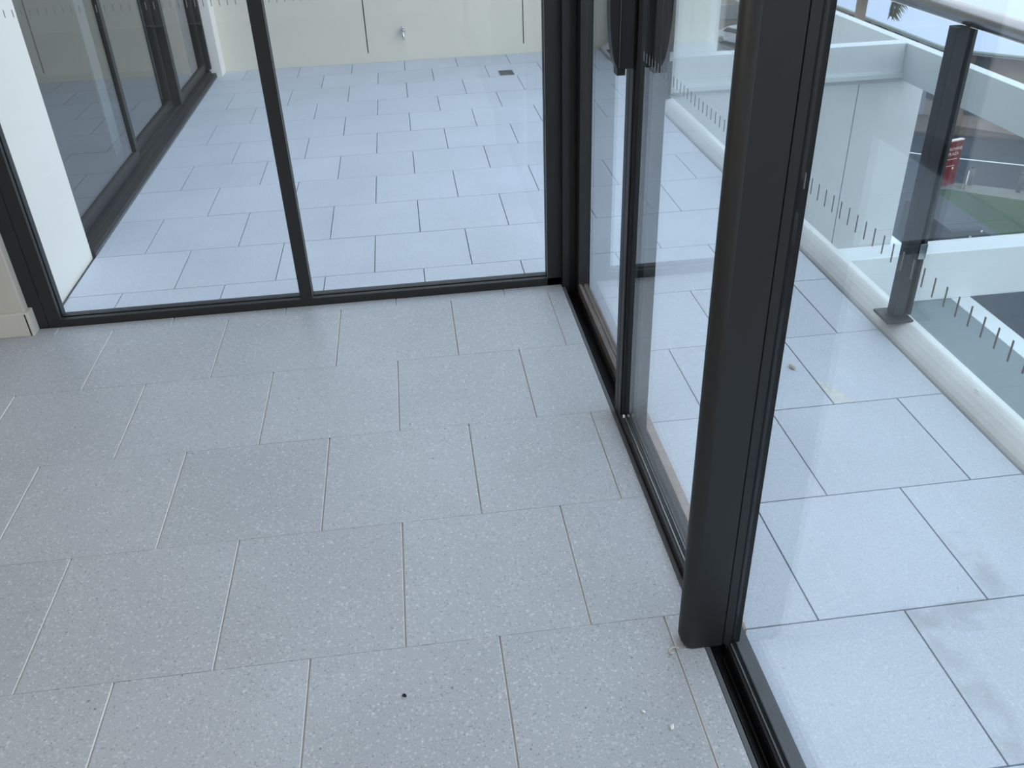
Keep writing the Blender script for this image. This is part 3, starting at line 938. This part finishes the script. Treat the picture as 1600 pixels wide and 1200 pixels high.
def leafy(name, c, r, n, m, seed):
    rnd = random.Random(seed)
    vs, fs = [], []
    for _ in range(n):
        d = Vector((rnd.gauss(0, 1), rnd.gauss(0, 1), rnd.gauss(0, 1))).normalized() * (rnd.random() ** 0.4)
        p = Vector((c[0] + d.x * r[0], c[1] + d.y * r[1], c[2] + d.z * r[2]))
        u = Vector((rnd.gauss(0, 1), rnd.gauss(0, 1), rnd.gauss(0, 1))).normalized() * 0.16
        w = u.cross(Vector((rnd.gauss(0, 1), rnd.gauss(0, 1), rnd.gauss(0, 1)))).normalized() * 0.07
        k = len(vs)
        vs += [tuple(p - u), tuple(p + w), tuple(p + u), tuple(p - w)]
        fs.append((k, k + 1, k + 2, k + 3))
    return mesh(name, vs, fs)


bs = tag(empty('shrub', (35.0, 41.3, G)), 'grey green shrub in front of the brick building on the right', 'shrub')
link('foliage', leafy('foliage', (0, 0, 1.5), (1.1, 1.0, 1.5), 2200, M['leaf'], 11), bs, M['leaf'])
for k in range(5):
    a = k * 1.26
    tube('stem', [(0.05 * math.cos(a), 0.05 * math.sin(a), -0.02), (0.4 * math.cos(a), 0.4 * math.sin(a), 1.6)], [0.05, 0.02], M['bark'], bs, seg=6)

# palm: straight trunk, crown of drooping fronds above the view
px, py_ = 20.5, 36.55
pm = tag(empty('palm_tree', (px, py_, G)), 'tall palm tree with a brown trunk standing beyond the white fascia beam', 'palm')
tube('trunk', [(0, 0, -0.02), (0.02, 0, 4), (0.05, 0.03, 7), (0.08, 0.05, 10.1)], [0.30, 0.23, 0.21, 0.24], M['bark'], pm, seg=16)
rnd = random.Random(21)


def frond(az, droop, length, rise=0.85):
    vs, fs = [], []
    d = Vector((math.cos(az), math.sin(az), 0))
    s = Vector((-d.y, d.x, 0))
    p = Vector((0.08, 0.05, 10.0))
    n = 26
    pitch = rise
    pts = []
    for k in range(n + 1):
        t = k / n
        pts.append(p.copy())
        pitch = rise - (rise + droop) * min(1.0, t * 1.35)
        p = p + (d * math.cos(pitch) + Vector((0, 0, math.sin(pitch)))) * (length / n)
    for k in range(n):                                   # midrib
        a, b = pts[k], pts[k + 1]
        w = 0.035 * (1 - k / n) + 0.006
        i = len(vs)
        vs += [tuple(a - s * w), tuple(a + s * w), tuple(b + s * w), tuple(b - s * w)]
        fs.append((i, i + 1, i + 2, i + 3))
    for k in range(3, n + 1):                            # leaflets hang down both sides
        t = k / n
        L = 0.55 * math.sin(math.pi * min(1, 0.15 + 0.85 * t)) + 0.38
        for sg_ in (-1, 1):
            for q in (0.0, 0.33, 0.67):
                a = pts[k] if q == 0 or k == n else pts[k].lerp(pts[k + 1], q)
                tip = a + (s * sg_ * 0.65 + d * 0.35 + Vector((0, 0, -0.75 + rnd.uniform(-.2, .2)))).normalized() * L
                i = len(vs)
                vs += [tuple(a - d * 0.05), tuple(a + d * 0.05), tuple(tip)]
                fs.append((i, i + 1, i + 2))
    return mesh('frond', vs, fs)


for k in range(15):
    link('frond', frond(0.42 + k * 2 * math.pi / 15 + rnd.uniform(-.1, .1), rnd.uniform(0.2, 0.45), rnd.uniform(2.7, 3.1)), pm, M['frond'])
for az_, dr_, L_ in ((0.4, 1.75, 4.2), (0.2, 1.8, 4.0)):
    link('frond', frond(az_, dr_, L_, 0.9), pm, M['frond'])
